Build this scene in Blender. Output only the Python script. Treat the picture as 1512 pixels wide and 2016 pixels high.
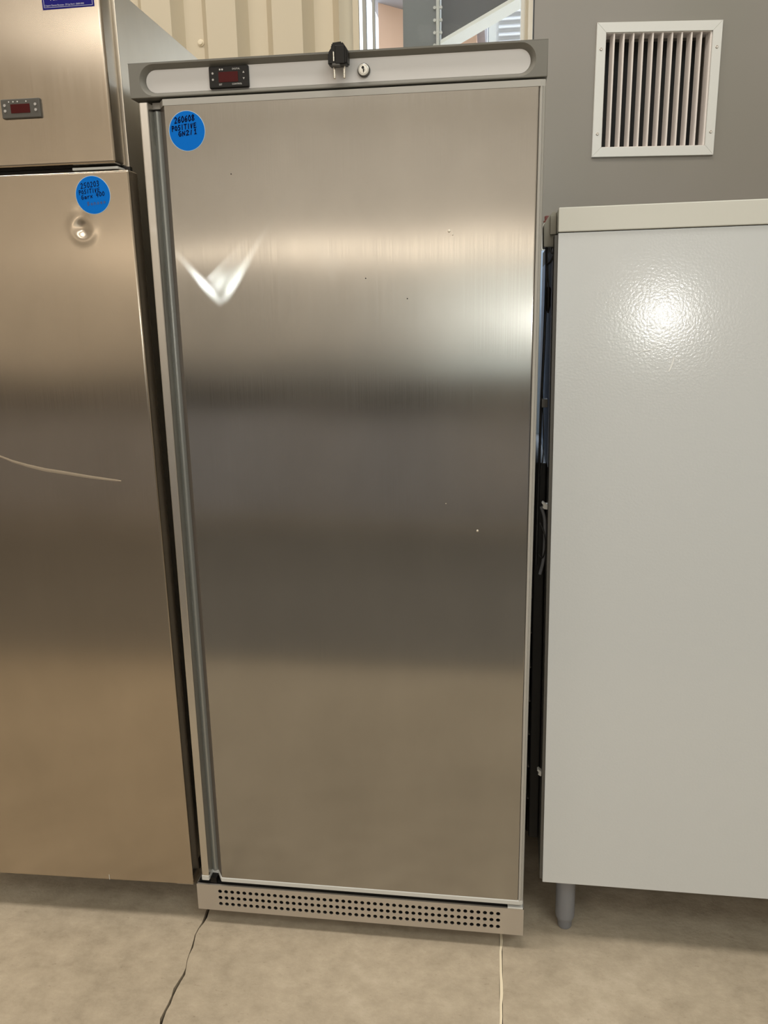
import bpy, bmesh, math, random
from mathutils import Vector, Matrix
random.seed(7)
for o in list(bpy.data.objects): bpy.data.objects.remove(o)
S = bpy.context.scene
COL = S.collection

# ------------------------------------------------------------------ camera
cam_d = bpy.data.cameras.new('camera'); cam = bpy.data.objects.new('camera', cam_d); COL.objects.link(cam)
F, YAW, PITCH, ROLL = 1620.0, 0.138248, -0.2456176, -0.0175508
cy, sy, cp, sp = math.cos(YAW), math.sin(YAW), math.cos(PITCH), math.sin(PITCH)
fw = Vector((-sy*cp, cy*cp, sp)); rt = Vector((cy, sy, 0)); up = rt.cross(fw)
c, s = math.cos(ROLL), math.sin(ROLL)
r2 = c*rt + s*up; u2 = -s*rt + c*up
m = Matrix((r2, u2, -fw)).transposed().to_4x4(); m.translation = (0.308943, -1.624974, 1.451539)
cam.matrix_world = m
cam_d.sensor_fit = 'VERTICAL'; cam_d.sensor_height = 24.0; cam_d.lens = F/2016*24.0
cam_d.clip_start = 0.05; cam_d.clip_end = 200
S.camera = cam

# ------------------------------------------------------------------ world and light
W = bpy.data.worlds.new('daylight'); S.world = W; W.use_nodes = True
W.node_tree.nodes['Background'].inputs[0].default_value = (0.86, 0.94, 1.0, 1)
W.node_tree.nodes['Background'].inputs[1].default_value = 2.6
S.view_settings.view_transform = 'Standard'; S.view_settings.look = 'None'
S.view_settings.gamma = 1; S.view_settings.use_curve_mapping = False
S.view_settings.exposure = 0.10

def area(name, loc, target, w, h, power, col=(1,1,1), spread=math.pi):
    d = bpy.data.lights.new(name, 'AREA'); d.shape = 'RECTANGLE'; d.size = w; d.size_y = h
    d.energy = power; d.color = col; d.spread = spread
    o = bpy.data.objects.new(name, d); COL.objects.link(o); o.location = loc
    o.rotation_euler = (Vector(target)-Vector(loc)).to_track_quat('-Z', 'Y').to_euler()
    return o
WARM = (1.0, 0.93, 0.84); COOL = (0.84, 0.97, 0.93)
for i, x in enumerate((-2.6, 0.1, 4.0)):
    for j, y in enumerate((-0.7, -5.5, -8.4)):
        area('ceiling_lamp_light', (x, y, 4.45), (x, y, 0), 1.5, 0.6, (44, 34, 55)[j]*(1.45, 1.0, .8)[i], WARM if i < 2 else (.97, .97, .92))
# lamp strip on the far wall, doorway daylight, and added fill lamps
area('front_fill', (1.9, -3.0, 4.4), (0.5, 0, .8), 2.6, 1.4, 70, (.93, 1.0, .98))  # fill added high behind the camera to brighten the upright faces
area('wall_fill', (-1, -11.6, 4.3), (-1, -14, 2.6), 9.0, .4, 130, (1, .96, .90))  # added lamp brightening the far wall that the steel reflects
area('far_strip_light', (-2.6, -13.85, 2.45), (-2.6, 0, 2.45), 9.0, 0.10, 26, (1.0, .84, .66))
area('doorway_light', (0.55, -13.8, 1.2), (0.5, 0, 1.2), .9, 1.9, 15, COOL)
area('highlight_source', (1.19, -3.6, 1.369), (0.6, 0, 1.42), 0.07, 0.07, 6.5, (1.0, .99, .95))  # small lamp added to make the bright highlight on the white refrigerator

def beam(name, src, tgt, deg, power, col):
    d = bpy.data.lights.new(name, 'SPOT'); d.energy = power; d.color = col; d.spot_size = math.radians(deg); d.spot_blend = .4; d.shadow_soft_size = .04
    o = bpy.data.objects.new(name, d); COL.objects.link(o); o.location = src
    o.rotation_euler = (Vector(tgt)-Vector(src)).to_track_quat('-Z', 'Y').to_euler()
beam('gap_fill_beam', (.345, 1.5, 2.75), (.415, .42, 1.35), 16, 420, (.72, .85, 1.0))   # added narrow spot to brighten the gap behind the refrigerators

# added narrow spot; nodes shape its beam into the glint on the door
def glint():
    src = Vector((-1.22, -3.0, 1.56)); tgt = Vector((-0.22, 0.0, 1.53))
    d = bpy.data.lights.new('door_glint_spot', 'SPOT'); d.energy = 5.5; d.color = (0.93, 1.0, 0.98)
    d.spot_size = math.radians(14); d.spot_blend = 0.1; d.shadow_soft_size = 0.006
    o = bpy.data.objects.new('door_glint_spot', d); COL.objects.link(o)
    zz = (src-tgt).normalized(); xx = Vector((0,0,1)).cross(zz).normalized(); yy = zz.cross(xx)
    M = Matrix((xx, yy, zz)).transposed().to_4x4(); M.translation = src; o.matrix_world = M
    inv = M.inverted()
    d.use_nodes = True; nt = d.node_tree; N = nt.nodes; L = nt.links
    em = N['Emission']; tc = N.new('ShaderNodeTexCoord'); sx = N.new('ShaderNodeSeparateXYZ'); L.new(tc.outputs['Normal'], sx.inputs[0])
    def mt(op, a, b=None, clamp=False):
        n = N.new('ShaderNodeMath'); n.operation = op; n.use_clamp = clamp
        for i, v in enumerate((a, b)):
            if v is None: continue
            if isinstance(v, (int, float)): n.inputs[i].default_value = v
            else: L.new(v, n.inputs[i])
        return n.outputs[0]
    az = mt('ABSOLUTE', sx.outputs[2])
    U = mt('DIVIDE', sx.outputs[0], az); V = mt('DIVIDE', sx.outputs[1], az)
    def loc(p):
        q = inv @ Vector((p[0], 0, p[1])); return q.x/-q.z, q.y/-q.z
    total = None
    segs = [  # a, b, width a, width b, strength a, strength b (metres on the door)
        ((-.3646,1.607),(-.3340,1.574),.003,.004,.10,.25),
        ((-.3226,1.5621),(-.2892,1.5229),.004,.006,.45,.8),
        ((-.2892,1.5229),(-.2400,1.4650),.006,.009,.8,1.4),
        ((-.2360,1.4660),(-.2250,1.4730),.007,.005,1.6,1.2),
        ((-.2270,1.4700),(-.1967,1.5113),.007,.005,1.3,.8),
        ((-.2250,1.4760),(-.2080,1.5130),.008,.004,.9,.4),
        ((-.2080,1.5130),(-.1700,1.5560),.004,.003,.6,.4),
        ((-.1967,1.5113),(-.1560,1.5730),.0055,.005,.6,.5),
        ((-.1560,1.5730),(-.1248,1.6130),.005,.002,.5,.2),
        ((-.1100,1.6350),(-.0721,1.6779),.006,.004,.12,.22),
        ((-.2570,1.5080),(-.1803,1.5773),.004,.002,.6,.30),
        ((-.2420,1.4900),(-.2300,1.5150),.016,.018,.5,.28),
        ((-.2300,1.5100),(-.1850,1.5600),.020,.012,.25,.10),
        ((-.0500,1.5900),(.0050,1.5300),.010,.014,.05,.12),
        ((-.0300,1.5500),(-.0080,1.5050),.012,.006,.08,.12),
        ((.0000,1.5450),(.0180,1.5150),.006,.004,.08,.14)]
    for a, b, wa, wb, ia, ib in segs:
        (ax, ay), (bx, by) = loc(a), loc(b); k = 1/(src-tgt).length
        wa *= k; wb *= k; hi = .5*(a[1]+b[1]); ia *= 1+1.5*(max(0, a[1]-1.48)/.035)**2; ib *= 1+1.5*(max(0, b[1]-1.48)/.035)**2
        dx, dy = bx-ax, by-ay; L2 = dx*dx+dy*dy
        px = mt('SUBTRACT', U, ax); py = mt('SUBTRACT', V, ay)
        t = mt('DIVIDE', mt('ADD', mt('MULTIPLY', px, dx), mt('MULTIPLY', py, dy)), L2, None) if False else \
            mt('MULTIPLY', mt('ADD', mt('MULTIPLY', px, dx), mt('MULTIPLY', py, dy)), 1/L2, True)
        ex = mt('SUBTRACT', px, mt('MULTIPLY', t, dx)); ey = mt('SUBTRACT', py, mt('MULTIPLY', t, dy))
        dist = mt('SQRT', mt('ADD', mt('MULTIPLY', ex, ex), mt('MULTIPLY', ey, ey)))
        w = mt('ADD', mt('MULTIPLY', t, wb-wa), wa)
        fall = mt('SUBTRACT', 1.0, mt('DIVIDE', dist, w), True)
        v = mt('MULTIPLY', mt('POWER', fall, .8), mt('ADD', mt('MULTIPLY', t, ib-ia), ia))
        total = v if total is None else mt('MAXIMUM', total, v)
    L.new(total, em.inputs['Strength'])
glint()

# ------------------------------------------------------------------ materials
def pm(name, col, rough=.5, metal=0.0, **kw):
    m = bpy.data.materials.new(name); m.use_nodes = True
    b = m.node_tree.nodes['Principled BSDF']
    b.inputs['Base Color'].default_value = (*col, 1); b.inputs['Roughness'].default_value = rough; b.inputs['Metallic'].default_value = metal
    for k, v in kw.items(): b.inputs[k].default_value = v
    return m
def nodes(m): return m.node_tree.nodes, m.node_tree.links, m.node_tree.nodes['Principled BSDF']
def noise(m, scale, stretch=(1,1,1), detail=4, rough=.5):
    N, L, b = nodes(m)
    tc = N.new('ShaderNodeTexCoord'); mp = N.new('ShaderNodeMapping'); mp.inputs['Scale'].default_value = stretch
    n = N.new('ShaderNodeTexNoise'); n.inputs['Scale'].default_value = scale; n.inputs['Detail'].default_value = detail; n.inputs['Roughness'].default_value = rough
    L.new(tc.outputs['Object'], mp.inputs[0]); L.new(mp.outputs[0], n.inputs['Vector']); return n.outputs['Fac']
def ramp(m, fac, stops):
    N, L, b = nodes(m); r = N.new('ShaderNodeValToRGB'); L.new(fac, r.inputs[0])
    e = r.color_ramp.elements
    while len(e) < len(stops): e.new(.5)
    for q, (p, c) in zip(e, stops): q.position = p; q.color = (*c, 1) if len(c) == 3 else c
    return r.outputs[0]
def mrange(m, fac, a, b_, lo=.3, hi=.7):
    N, L, b = nodes(m); r = N.new('ShaderNodeMapRange'); L.new(fac, r.inputs[0])
    for i, v in enumerate((lo, hi, a, b_)): r.inputs[i+1].default_value = v
    return r.outputs[0]
def bump(m, fac, strength, dist=.001, prev=None):
    N, L, b = nodes(m); r = N.new('ShaderNodeBump'); r.inputs['Strength'].default_value = strength; r.inputs['Distance'].default_value = dist
    L.new(fac, r.inputs['Height'])
    if prev: L.new(prev, r.inputs['Normal'])
    L.new(r.outputs[0], b.inputs['Normal']); return r.outputs[0]

def steel(name, col, rough, aniso=.75, wave=.0006, tangent=(1,0,0)):
    m = pm(name, col, rough, 1.0); N, L, b = nodes(m)
    b.inputs['Anisotropic'].default_value = aniso
    t = N.new('ShaderNodeCombineXYZ')
    for i in range(3): t.inputs[i].default_value = tangent[i]
    L.new(t.outputs[0], b.inputs['Tangent'])
    g = noise(m, 1.0, (500, 500, 3), 3)                     # vertical brushing
    L.new(mrange(m, g, rough-.015, rough+.02), b.inputs['Roughness'])
    cl = noise(m, 6.0, (1, 1, .6), 4, .6)
    L.new(ramp(m, cl, [(.3, tuple(v*.94 for v in col)), (.7, tuple(min(1, v*1.04) for v in col))]), b.inputs['Base Color'])
    wv = noise(m, 2.3, (1.0, 1, 1.3), 1)
    n1 = bump(m, wv, 1.0, wave)
    bump(m, g, .012, .0001, n1)
    return m
M = {}
M['steel_main'] = steel('brushed_steel', (.43, .42, .40), .175, .85, .0016)
M['steel_left'] = steel('older_brushed_steel', (.51, .448, .37), .21, .85, .0016)
M['steel_flange'] = steel('flange_steel', (.66, .64, .60), .33, .5, .0003)
M['steel_side'] = steel('side_steel', (.84, .79, .70), .34, .2, .0012)
M['steel_grille'] = pm('grille_steel', (.56, .52, .47), .42, .75)
M['grey_plastic'] = pm('grey_plastic', (.165, .158, .135), .45)
M['groove'] = pm('groove_plastic', (.32, .33, .31), .30, .5)
M['bevel'] = pm('bevel_plastic', (.13, .105, .085), .38, .2)
M['pale_trim'] = pm('pale_grey_trim', (.40, .385, .35), .42)
M['trim_light'] = pm('light_grey_trim', (.56, .56, .53), .42)
M['fascia'] = pm('silver_fascia', (.62, .60, .58), .5, .1)
M['black'] = pm('black_plastic', (.008, .007, .006), .4, 0, **{'Specular IOR Level': .25})
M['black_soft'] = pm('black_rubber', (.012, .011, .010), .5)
M['dark_grey'] = pm('dark_grey_plastic', (.075, .07, .06), .45)
M['screen'] = pm('dark_red_screen', (.060, .004, .004), .4, 0, **{'Specular IOR Level': .15})
M['mark'] = pm('white_print', (.62, .61, .58), .5)
M['button'] = pm('pale_button', (.42, .40, .38), .45)
M['sticker'] = pm('blue_sticker', (.0, .15, .60), .75, 0, **{'Specular IOR Level': .12})
M['sticker_edge'] = pm('sticker_edge', (.45, .62, .75), .6)
M['ink'] = pm('black_ink', (.002, .004, .04), .7, 0, **{'Specular IOR Level': .1})
M['ink_faded'] = pm('faded_ink', (.06, .08, .20), .5)
M['navy'] = pm('navy_sticker', (.010, .008, .17), .6, 0, **{'Specular IOR Level': .15})
M['yellow_print'] = pm('cream_print', (.85, .82, .60), .5)
M['lav_print'] = pm('pale_print', (.55, .55, .68), .5)
M['chrome'] = pm('nickel', (.80, .77, .70), .22, 1.0)
M['lock_white'] = pm('lock_face', (.72, .70, .64), .35, .4)
M['scratch'] = pm('scratched_steel', (.72, .66, .56), .5, .8)
M['white_scuff'] = pm('white_scuff', (.85, .86, .84), .5)
M['scrape'] = pm('steel_scrape', (.56, .49, .395), .42, .9)
M['dark'] = pm('interior_dark', (.012, .012, .012), .8)
M['white_paint'] = pm('white_enamel', (.565, .585, .585), .4)
N, L, b = nodes(M['white_paint']); b.inputs['Coat Weight'].default_value = 1.0; b.inputs['Coat Roughness'].default_value = .15
fine = noise(M['white_paint'], 210, (1,1,1), 1); n1 = bump(M['white_paint'], fine, .38, .0004)
L.new(n1, b.inputs['Coat Normal'])
M['cream_top'] = pm('cream_top_cap', (.60, .595, .535), .3)
M['vent_white'] = pm('vent_aluminium', (.63, .63, .60), .42)
M['slat'] = pm('vent_slat', (.78, .72, .68), .42)
M['foot_grey'] = pm('foot_grey', (.20, .205, .22), .4)
M['beige_box'] = pm('beige_plastic', (.33, .31, .25), .45)
M['pale_blue'] = pm('blue_reflection_paint', (.42, .56, .76), .3)
M['slate_sheet'] = pm('slate_blue_sheet', (.26, .29, .38), .35)
M['white_plain'] = pm('white_plastic', (.75, .75, .70), .4)
M['red_brown'] = pm('red_brown_cap', (.13, .035, .03), .5)
M['frame_white'] = pm('window_white', (.80, .81, .78), .4)
M['frame_grey'] = pm('window_grey', (.36, .36, .34), .45)
M['jamb'] = pm('jamb_paint', (.78, .70, .54), .6)
bump(M['jamb'], noise(M['jamb'], 60), .4, .002)
M['beam_grey'] = pm('painted_steel_beam', (.19, .195, .20), .5)
M['beam_dark'] = pm('dark_steel_beam', (.12, .12, .125), .5)
M['pink_wall'] = pm('pink_render', (.74, .52, .42), .8)
M['out_white'] = pm('white_render', (.75, .76, .78), .8)
M['roof_out'] = pm('grey_eave', (.30, .28, .30), .7)
M['shutter'] = pm('white_shutter', (.85, .86, .88), .6)
gl = pm('window_glass', (.95, .98, 1), 0.02); gl.node_tree.nodes['Principled BSDF'].inputs['Transmission Weight'].default_value = 1.0
gl.node_tree.nodes['Principled BSDF'].inputs['IOR'].default_value = 1.05; M['glass'] = gl
M['cladding'] = pm('cream_cladding', (.60, .53, .40), .45)
M['cladding_valley'] = pm('cladding_side', (.40, .41, .34), .45)
M['grey_wall'] = pm('grey_wall_paint', (.215, .198, .165), .42)
L2 = nodes(M['grey_wall'])[1]; L2.new(ramp(M['grey_wall'], noise(M['grey_wall'], 1.6, (1,1,1), 2), [(.35, (.205,.192,.160)), (.65, (.235,.215,.190))]), nodes(M['grey_wall'])[2].inputs['Base Color'])
M['room_wall'] = pm('warehouse_wall', (.68, .64, .58), .7)
M['room_lower'] = pm('warehouse_lower_wall', (.20, .19, .175), .7)
M['ceiling'] = pm('warehouse_ceiling', (.70, .67, .61), .7)
M['goods'] = pm('dark_goods', (.075, .068, .060), .5)
M['goods2'] = pm('grey_goods', (.55, .56, .62), .5)
M['mat'] = pm('dark_reflection_sheet', (.15, .135, .115), .8)  # for the added floor sheet that darkens the steel's reflection
M['lamp_case'] = pm('lamp_case', (.6, .6, .58), .5)
# concrete
fm = pm('concrete', (.5, .43, .33), .7, 0, **{'Specular IOR Level': .3}); M['concrete'] = fm
N, L, b = nodes(fm)
n_a = noise(fm, 2.6, (1,1,1), 6, .6); n_b = noise(fm, 17, (1,1.2,1), 8, .7); n_c = noise(fm, 55, (1,1,1), 5, .7)
mx = N.new('ShaderNodeMath'); mx.operation = 'MULTIPLY_ADD'; L.new(n_a, mx.inputs[0]); mx.inputs[1].default_value = .45
m2 = N.new('ShaderNodeMath'); m2.operation = 'MULTIPLY'; L.new(n_b, m2.inputs[0]); m2.inputs[1].default_value = .55; L.new(m2.outputs[0], mx.inputs[2])
base = ramp(fm, mx.outputs[0], [(.34, (.30, .25, .18)), (.46, (.385, .322, .236)), (.55, (.435, .365, .27)), (.68, (.52, .445, .34))])
sc = ramp(fm, noise(fm, 38, (1, 2.6, 1), 7, .75), [(.30, (.55,.52,.48)), (.39, (1,1,1))])
mm = N.new('ShaderNodeMix'); mm.data_type = 'RGBA'; mm.blend_type = 'MULTIPLY'; mm.inputs[0].default_value = .85
L.new(base, mm.inputs[6]); L.new(sc, mm.inputs[7]); L.new(mm.outputs[2], b.inputs['Base Color'])
bump(fm, n_c, .5, .002, bump(fm, n_b, .5, .004))
M['grout'] = pm('pale_joint_filler', (.78, .68, .50), .8)
M['crack'] = pm('joint_bottom', (.05, .042, .03), .9)

# ------------------------------------------------------------------ mesh helpers
def box(bm, x0, x1, y0, y1, z0, z1, bev=0.0, seg=2):
    t = bmesh.new() if bev else bm
    vs = [t.verts.new((x, y, z)) for z in (z0, z1) for y in (y0, y1) for x in (x0, x1)]
    for f in ((0,1,3,2),(4,6,7,5),(0,4,5,1),(2,3,7,6),(0,2,6,4),(1,5,7,3)): t.faces.new([vs[i] for i in f])
    if bev:
        bmesh.ops.recalc_face_normals(t, faces=t.faces)
        bmesh.ops.bevel(t, geom=list(t.edges), offset=bev, segments=seg, affect='EDGES', profile=.5)
        me = bpy.data.meshes.new('t'); t.to_mesh(me); t.free(); bm.from_mesh(me); bpy.data.meshes.remove(me)
def prism(bm, pts, fn, a, b):
    """extrude a closed 2-D outline between a and b; fn(u, v, w) -> point"""
    A = [bm.verts.new(fn(u, v, a)) for u, v in pts]; B = [bm.verts.new(fn(u, v, b)) for u, v in pts]
    n = len(pts)
    for i in range(n): bm.faces.new((A[i], A[(i+1) % n], B[(i+1) % n], B[i]))
    bm.faces.new(A[::-1]); bm.faces.new(B)
def lathe(bm, prof, ctr, axis='z', n=24):
    rings = []
    for r, h in prof:
        ring = []
        for i in range(n):
            a = 2*math.pi*i/n; u, v = r*math.cos(a), r*math.sin(a)
            p = {'z': (u, v, h), 'y': (u, h, v), 'x': (h, u, v)}[axis]
            ring.append(bm.verts.new((ctr[0]+p[0], ctr[1]+p[1], ctr[2]+p[2])))
        rings.append(ring)
    for A, B in zip(rings, rings[1:]):
        for i in range(n): bm.faces.new((A[i], A[(i+1) % n], B[(i+1) % n], B[i]))
    bm.faces.new(rings[0][::-1]); bm.faces.new(rings[-1])
def smooth_path(pts, k=6):
    P = [Vector(p) for p in pts]; out = []
    for i in range(len(P)-1):
        p0 = P[max(i-1, 0)]; p1 = P[i]; p2 = P[i+1]; p3 = P[min(i+2, len(P)-1)]
        for j in range(k):
            t = j/k
            out.append(.5*((2*p1)+(-p0+p2)*t+(2*p0-5*p1+4*p2-p3)*t*t+(-p0+3*p1-3*p2+p3)*t**3))
    out.append(P[-1]); return out
def tube(bm, pts, r, n=8, smooth=True):
    P = smooth_path(pts) if smooth else [Vector(p) for p in pts]; rings = []
    for i, p in enumerate(P):
        d = (P[min(i+1, len(P)-1)]-P[max(i-1, 0)]).normalized()
        a = d.cross(Vector((.3, .9, .2))).normalized(); b_ = d.cross(a)
        rr = r(i/(len(P)-1)) if callable(r) else r
        rings.append([bm.verts.new(p+rr*(math.cos(2*math.pi*k/n)*a+math.sin(2*math.pi*k/n)*b_)) for k in range(n)])
    for A, B in zip(rings, rings[1:]):
        for i in range(n): bm.faces.new((A[i], A[(i+1) % n], B[(i+1) % n], B[i]))
    bm.faces.new(rings[0][::-1]); bm.faces.new(rings[-1])
def obj(name, bm, mat, parent=None, smooth=False, **props):
    bmesh.ops.recalc_face_normals(bm, faces=bm.faces)
    me = bpy.data.meshes.new(name); bm.to_mesh(me); bm.free()
    for q in (mat if isinstance(mat, (list, tuple)) else [mat]): me.materials.append(M[q])
    if smooth:
        for p in me.polygons: p.use_smooth = True
        me.set_sharp_from_angle(angle=math.radians(35))
    o = bpy.data.objects.new(name, me); COL.objects.link(o)
    if smooth:
        wn = o.modifiers.new('flat faces stay flat', 'WEIGHTED_NORMAL'); wn.keep_sharp = True; wn.weight = 100; wn.thresh = .0001
    if parent: o.parent = parent
    for k, v in props.items(): o[k] = v
    return o
def B(): return bmesh.new()
def bx(name, dims, mat, parent=None, bev=0.0, **kw):
    bm = B(); box(bm, *dims, bev=bev); return obj(name, bm, mat, parent, smooth=bev > 0, **kw)
def thing(name, label, cat, loc=(0,0,0), rot=(0,0,0), group=None):
    o = bpy.data.objects.new(name, None); COL.objects.link(o); o.location = loc; o.rotation_euler = rot
    o.empty_display_size = .1; o['label'] = label; o['category'] = cat
    if group: o['group'] = group
    return o
def struct(o): o['kind'] = 'structure'; return o

G = {  # hand-drawn strokes on a unit cell
 '0': [[(.5,1),(.15,.7),(.1,.35),(.4,0),(.8,.15),(.9,.6),(.6,.98),(.45,1)]],
 '1': [[(.3,.75),(.6,1),(.55,0)],[(.25,0),(.85,0)]],
 '2': [[(.1,.8),(.5,1),(.85,.75),(.1,0),(.9,.05)]],
 '3': [[(.15,.95),(.6,1),(.8,.75),(.35,.55),(.85,.35),(.6,0),(.1,.08)]],
 '4': [[(.25,1),(.1,.4),(.85,.45)],[(.75,.95),(.65,-.1)]],
 '5': [[(.9,1),(.3,.95),(.2,.55),(.7,.55),(.75,.15),(.1,0)]],
 '6': [[(.8,1),(.3,.75),(.1,.3),(.35,0),(.8,.15),(.75,.5),(.2,.4)]],
 '8': [[(.5,.55),(.15,.8),(.5,1),(.85,.8),(.45,.52),(.1,.2),(.5,0),(.9,.22),(.5,.55)]],
 'P': [[(.2,-.1),(.2,1),(.8,.9),(.75,.5),(.2,.45)]],
 'O': [[(.5,.9),(.1,.6),(.2,.1),(.7,0),(.9,.5),(.5,.9)]],
 'S': [[(.85,.95),(.3,.95),(.25,.6),(.8,.4),(.6,0),(.1,.02)]],
 'I': [[(.5,1),(.45,0)]],
 'T': [[(.0,1),(1,1)],[(.5,1),(.45,0)]],
 'V': [[(.1,.9),(.35,0),(.75,.95)]],
 'E': [[(.9,1),(.2,.95),(.2,.0),(.95,.05)],[(.2,.5),(.8,.55)]],
 'G': [[(.8,.95),(.3,.9),(.1,.4),(.4,0),(.85,.1),(.85,.5),(.5,.45)]],
 'N': [[(.1,0),(.15,.85),(.75,.1),(.85,.9)]],
 '/': [[(.3,0),(.55,.9)]],
 'a': [[(.8,.5),(.3,.6),(.15,.2),(.5,0),(.8,.5),(.9,0)]],
 'r': [[(.2,.6),(.25,0)],[(.25,.4),(.8,.6)]],
 'n': [[(.15,.6),(.15,0)],[(.15,.4),(.5,.6),(.8,.4),(.85,0)]],
 'x': [[(.1,.6),(.85,0)],[(.85,.6),(.1,0)]],
 'o': [[(.5,.6),(.15,.3),(.5,0),(.85,.3),(.5,.6)]],
 'e': [[(.15,.3),(.8,.35),(.5,.6),(.15,.3),(.5,0),(.85,.1)]],
 'd': [[(.8,1),(.8,0)],[(.8,.4),(.35,.55),(.15,.2),(.5,0),(.8,.2)]],
 'B': [[(.2,0),(.2,1),(.75,.85),(.25,.5),(.85,.3),(.2,0)]],
 'u': [[(.15,.6),(.2,.1),(.6,.0),(.8,.6)],[(.8,.6),(.85,0)]],
 'm': [[(.1,0),(.1,.55),(.45,.5),(.5,0)],[(.5,.5),(.85,.5),(.9,0)]],
 'i': [[(.5,.6),(.5,0)]], ' ': []}
def write(lines, w, y, mat, parent, name='handwriting'):
    """lines: (text, x, z, cell width, cell height, slope)"""
    bm = B()
    for text, x, z, cw, ch, sl in lines:
        for i, chh in enumerate(text):
            for st in G[chh]:
                P = [(x+(i+u*.8)*cw, z+v*ch*.85+(i+u)*cw*sl) for u, v in st]
                for a, b_ in zip(P, P[1:]):
                    d = Vector((b_[0]-a[0], b_[1]-a[1])); ln = d.length
                    if ln < 1e-6: continue
                    d /= ln; n = Vector((-d.y, d.x))*w/2; e = d*w*.4
                    q = [(a[0]-e.x+n.x, a[1]-e.y+n.y), (b_[0]+e.x+n.x, b_[1]+e.y+n.y), (b_[0]+e.x-n.x, b_[1]+e.y-n.y), (a[0]-e.x-n.x, a[1]-e.y-n.y)]
                    bm.faces.new([bm.verts.new((u, y, v)) for u, v in q])
    return obj(name, bm, mat, parent)
def print_text(text, x, z, size, y, mat, parent, name='printing', rot=0.0, sx=1.0):
    cu = bpy.data.curves.new('print', 'FONT'); cu.body = text; cu.size = size; cu.extrude = .00008; cu.resolution_u = 2
    t = bpy.data.objects.new('print', cu); COL.objects.link(t)
    bpy.context.view_layer.update()
    me = bpy.data.meshes.new_from_object(t); bpy.data.objects.remove(t)
    me.transform(Matrix.Translation((x, y, z)) @ Matrix.Rotation(-rot, 4, 'Y') @ Matrix.Rotation(math.pi/2, 4, 'X') @ Matrix.Diagonal((sx, 1, 1, 1)))
    me.name = name; me.materials.clear(); me.materials.append(M[mat])
    o = bpy.data.objects.new(name, me); COL.objects.link(o); o.parent = parent; return o
def disc(bm, cx, cz, r, y0, y1, n=48, sx=1.0):
    prism(bm, [(cx+r*sx*math.cos(2*math.pi*i/n), cz+r*math.sin(2*math.pi*i/n)) for i in range(n)], lambda u, v, w: (u, w, v), y0, y1)

# ------------------------------------------------------------------ room shell
fl = B()
box(fl, -6, 6, -14, 4.2, -.12, -.012)
floor = struct(obj('floor', fl, 'crack'))
def jx1(y):   # wandering left joint
    return -.3835 + (-.058)*(y-.02) + .0035*math.sin(y*31)+.002*math.sin(y*77+1)
def slab(poly):
    bm = B(); A = [bm.verts.new((x, y, 0)) for x, y in poly]; Bv = [bm.verts.new((x, y, -.0115)) for x, y in poly]
    n = len(poly)
    f = bm.faces.new(A)
    for i in range(n): bm.faces.new((A[i], A[(i+1) % n], Bv[(i+1) % n], Bv[i]))
    return obj('slab', bm, 'concrete', floor)
ys = [-14 + i*.5 for i in range(24)] + [-2 + i*.02 for i in range(151)] + [1.6, 4.2]
def gap1(y): return .0021 + .0012*math.sin(y*23+.5) + .0009*math.sin(y*61) + .0005*math.sin(y*151)
slab([(-6, -14)] + [(jx1(y)-gap1(y), y) for y in ys] + [(-6, 4.2)])
slab([(jx1(y)+gap1(y), y) for y in ys] + [(.3355, 4.2), (.3355, -14)])
slab([(.3425, -14), (6, -14), (6, 4.2), (.3425, 4.2)])
jf = B(); yy = [-4 + i*.03 for i in range(150)]
for a, b_ in zip(yy, yy[1:]):
    def wv(y): return .0012*math.sin(y*40)+.0008*math.sin(y*93)
    jf.faces.new([jf.verts.new(p) for p in ((.3360+wv(a)*.4, a, +.0004), (.3418+wv(a), a, +.0004), (.3418+wv(b_), b_, +.0004), (.3360+wv(b_)*.4, b_, +.0004))])
obj('joint_filler', jf, 'grout', floor)

struct(bx('ceiling', (-6, 6, -14, 1.7, 4.6, 4.7), 'ceiling'))
struct(bx('wall_left', (-6.1, -6, -14, 1.7, 0, 4.6), 'room_wall'))
struct(bx('wall_right', (6, 6.1, -14, 1.7, 0, 4.6), 'room_wall'))
wf = B()
box(wf, -6, 6, -14.1, -14, 0, 4.6)
wfo = struct(obj('wall_front', wf, 'room_wall'))
bx('dado', (-5.95, 5.95, -13.995, -13.94, 0, .55), 'room_lower', wfo)

# corrugated cladding wall with the window opening
CW = 1.63
def clad_profile(x0, x1):
    pts = []; per = .2433; start = -.7535 - per*30
    k = 0
    while start + k*per < x1:
        b0 = start+k*per
        for dx, dep in ((0, 0), (.110, 0), (.143, .05), (.212, .05)):
            x = b0+dx
            if x0 < x < x1: pts.append((x, dep))
        k += 1
    return [(x0, .05)] + pts + [(x1, .05)]
cb = B()
def clad(x0, x1, z0, z1):
    P = clad_profile(x0, x1)
    prev = None
    for x, d in P:
        cur = (cb.verts.new((x, CW-.05+d, z0)), cb.verts.new((x, CW-.05+d, z1)))
        if prev: cb.faces.new((prev[0], cur[0], cur[1], prev[1]))
        prev = cur
WX0, WX1, WZ0, WZ1 = -.1965, .414, 1.75, 3.1
clad(-6, WX0-.016, 0, 4.6); clad(WX0, WX1, 0, WZ0); clad(WX0, WX1, WZ1, 4.6); clad(WX1, 6, 0, 4.6)
wb = struct(obj('wall_back', cb, 'cladding'))
for z in (2.405, 1.3):
    for k in range(-4, 1):
        x = -.796+.0 + k*.4866
        if k == 0 or z < 2 or True:
            q = B(); lathe(q, [(.0125, 0), (.0125, -.003), (.008, -.006), (.008, -.011), (.004, -.012)], (x+.0, CW, z), 'y', 12)
            obj('cladding_screw', q, 'jamb', wb, smooth=True)

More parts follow.
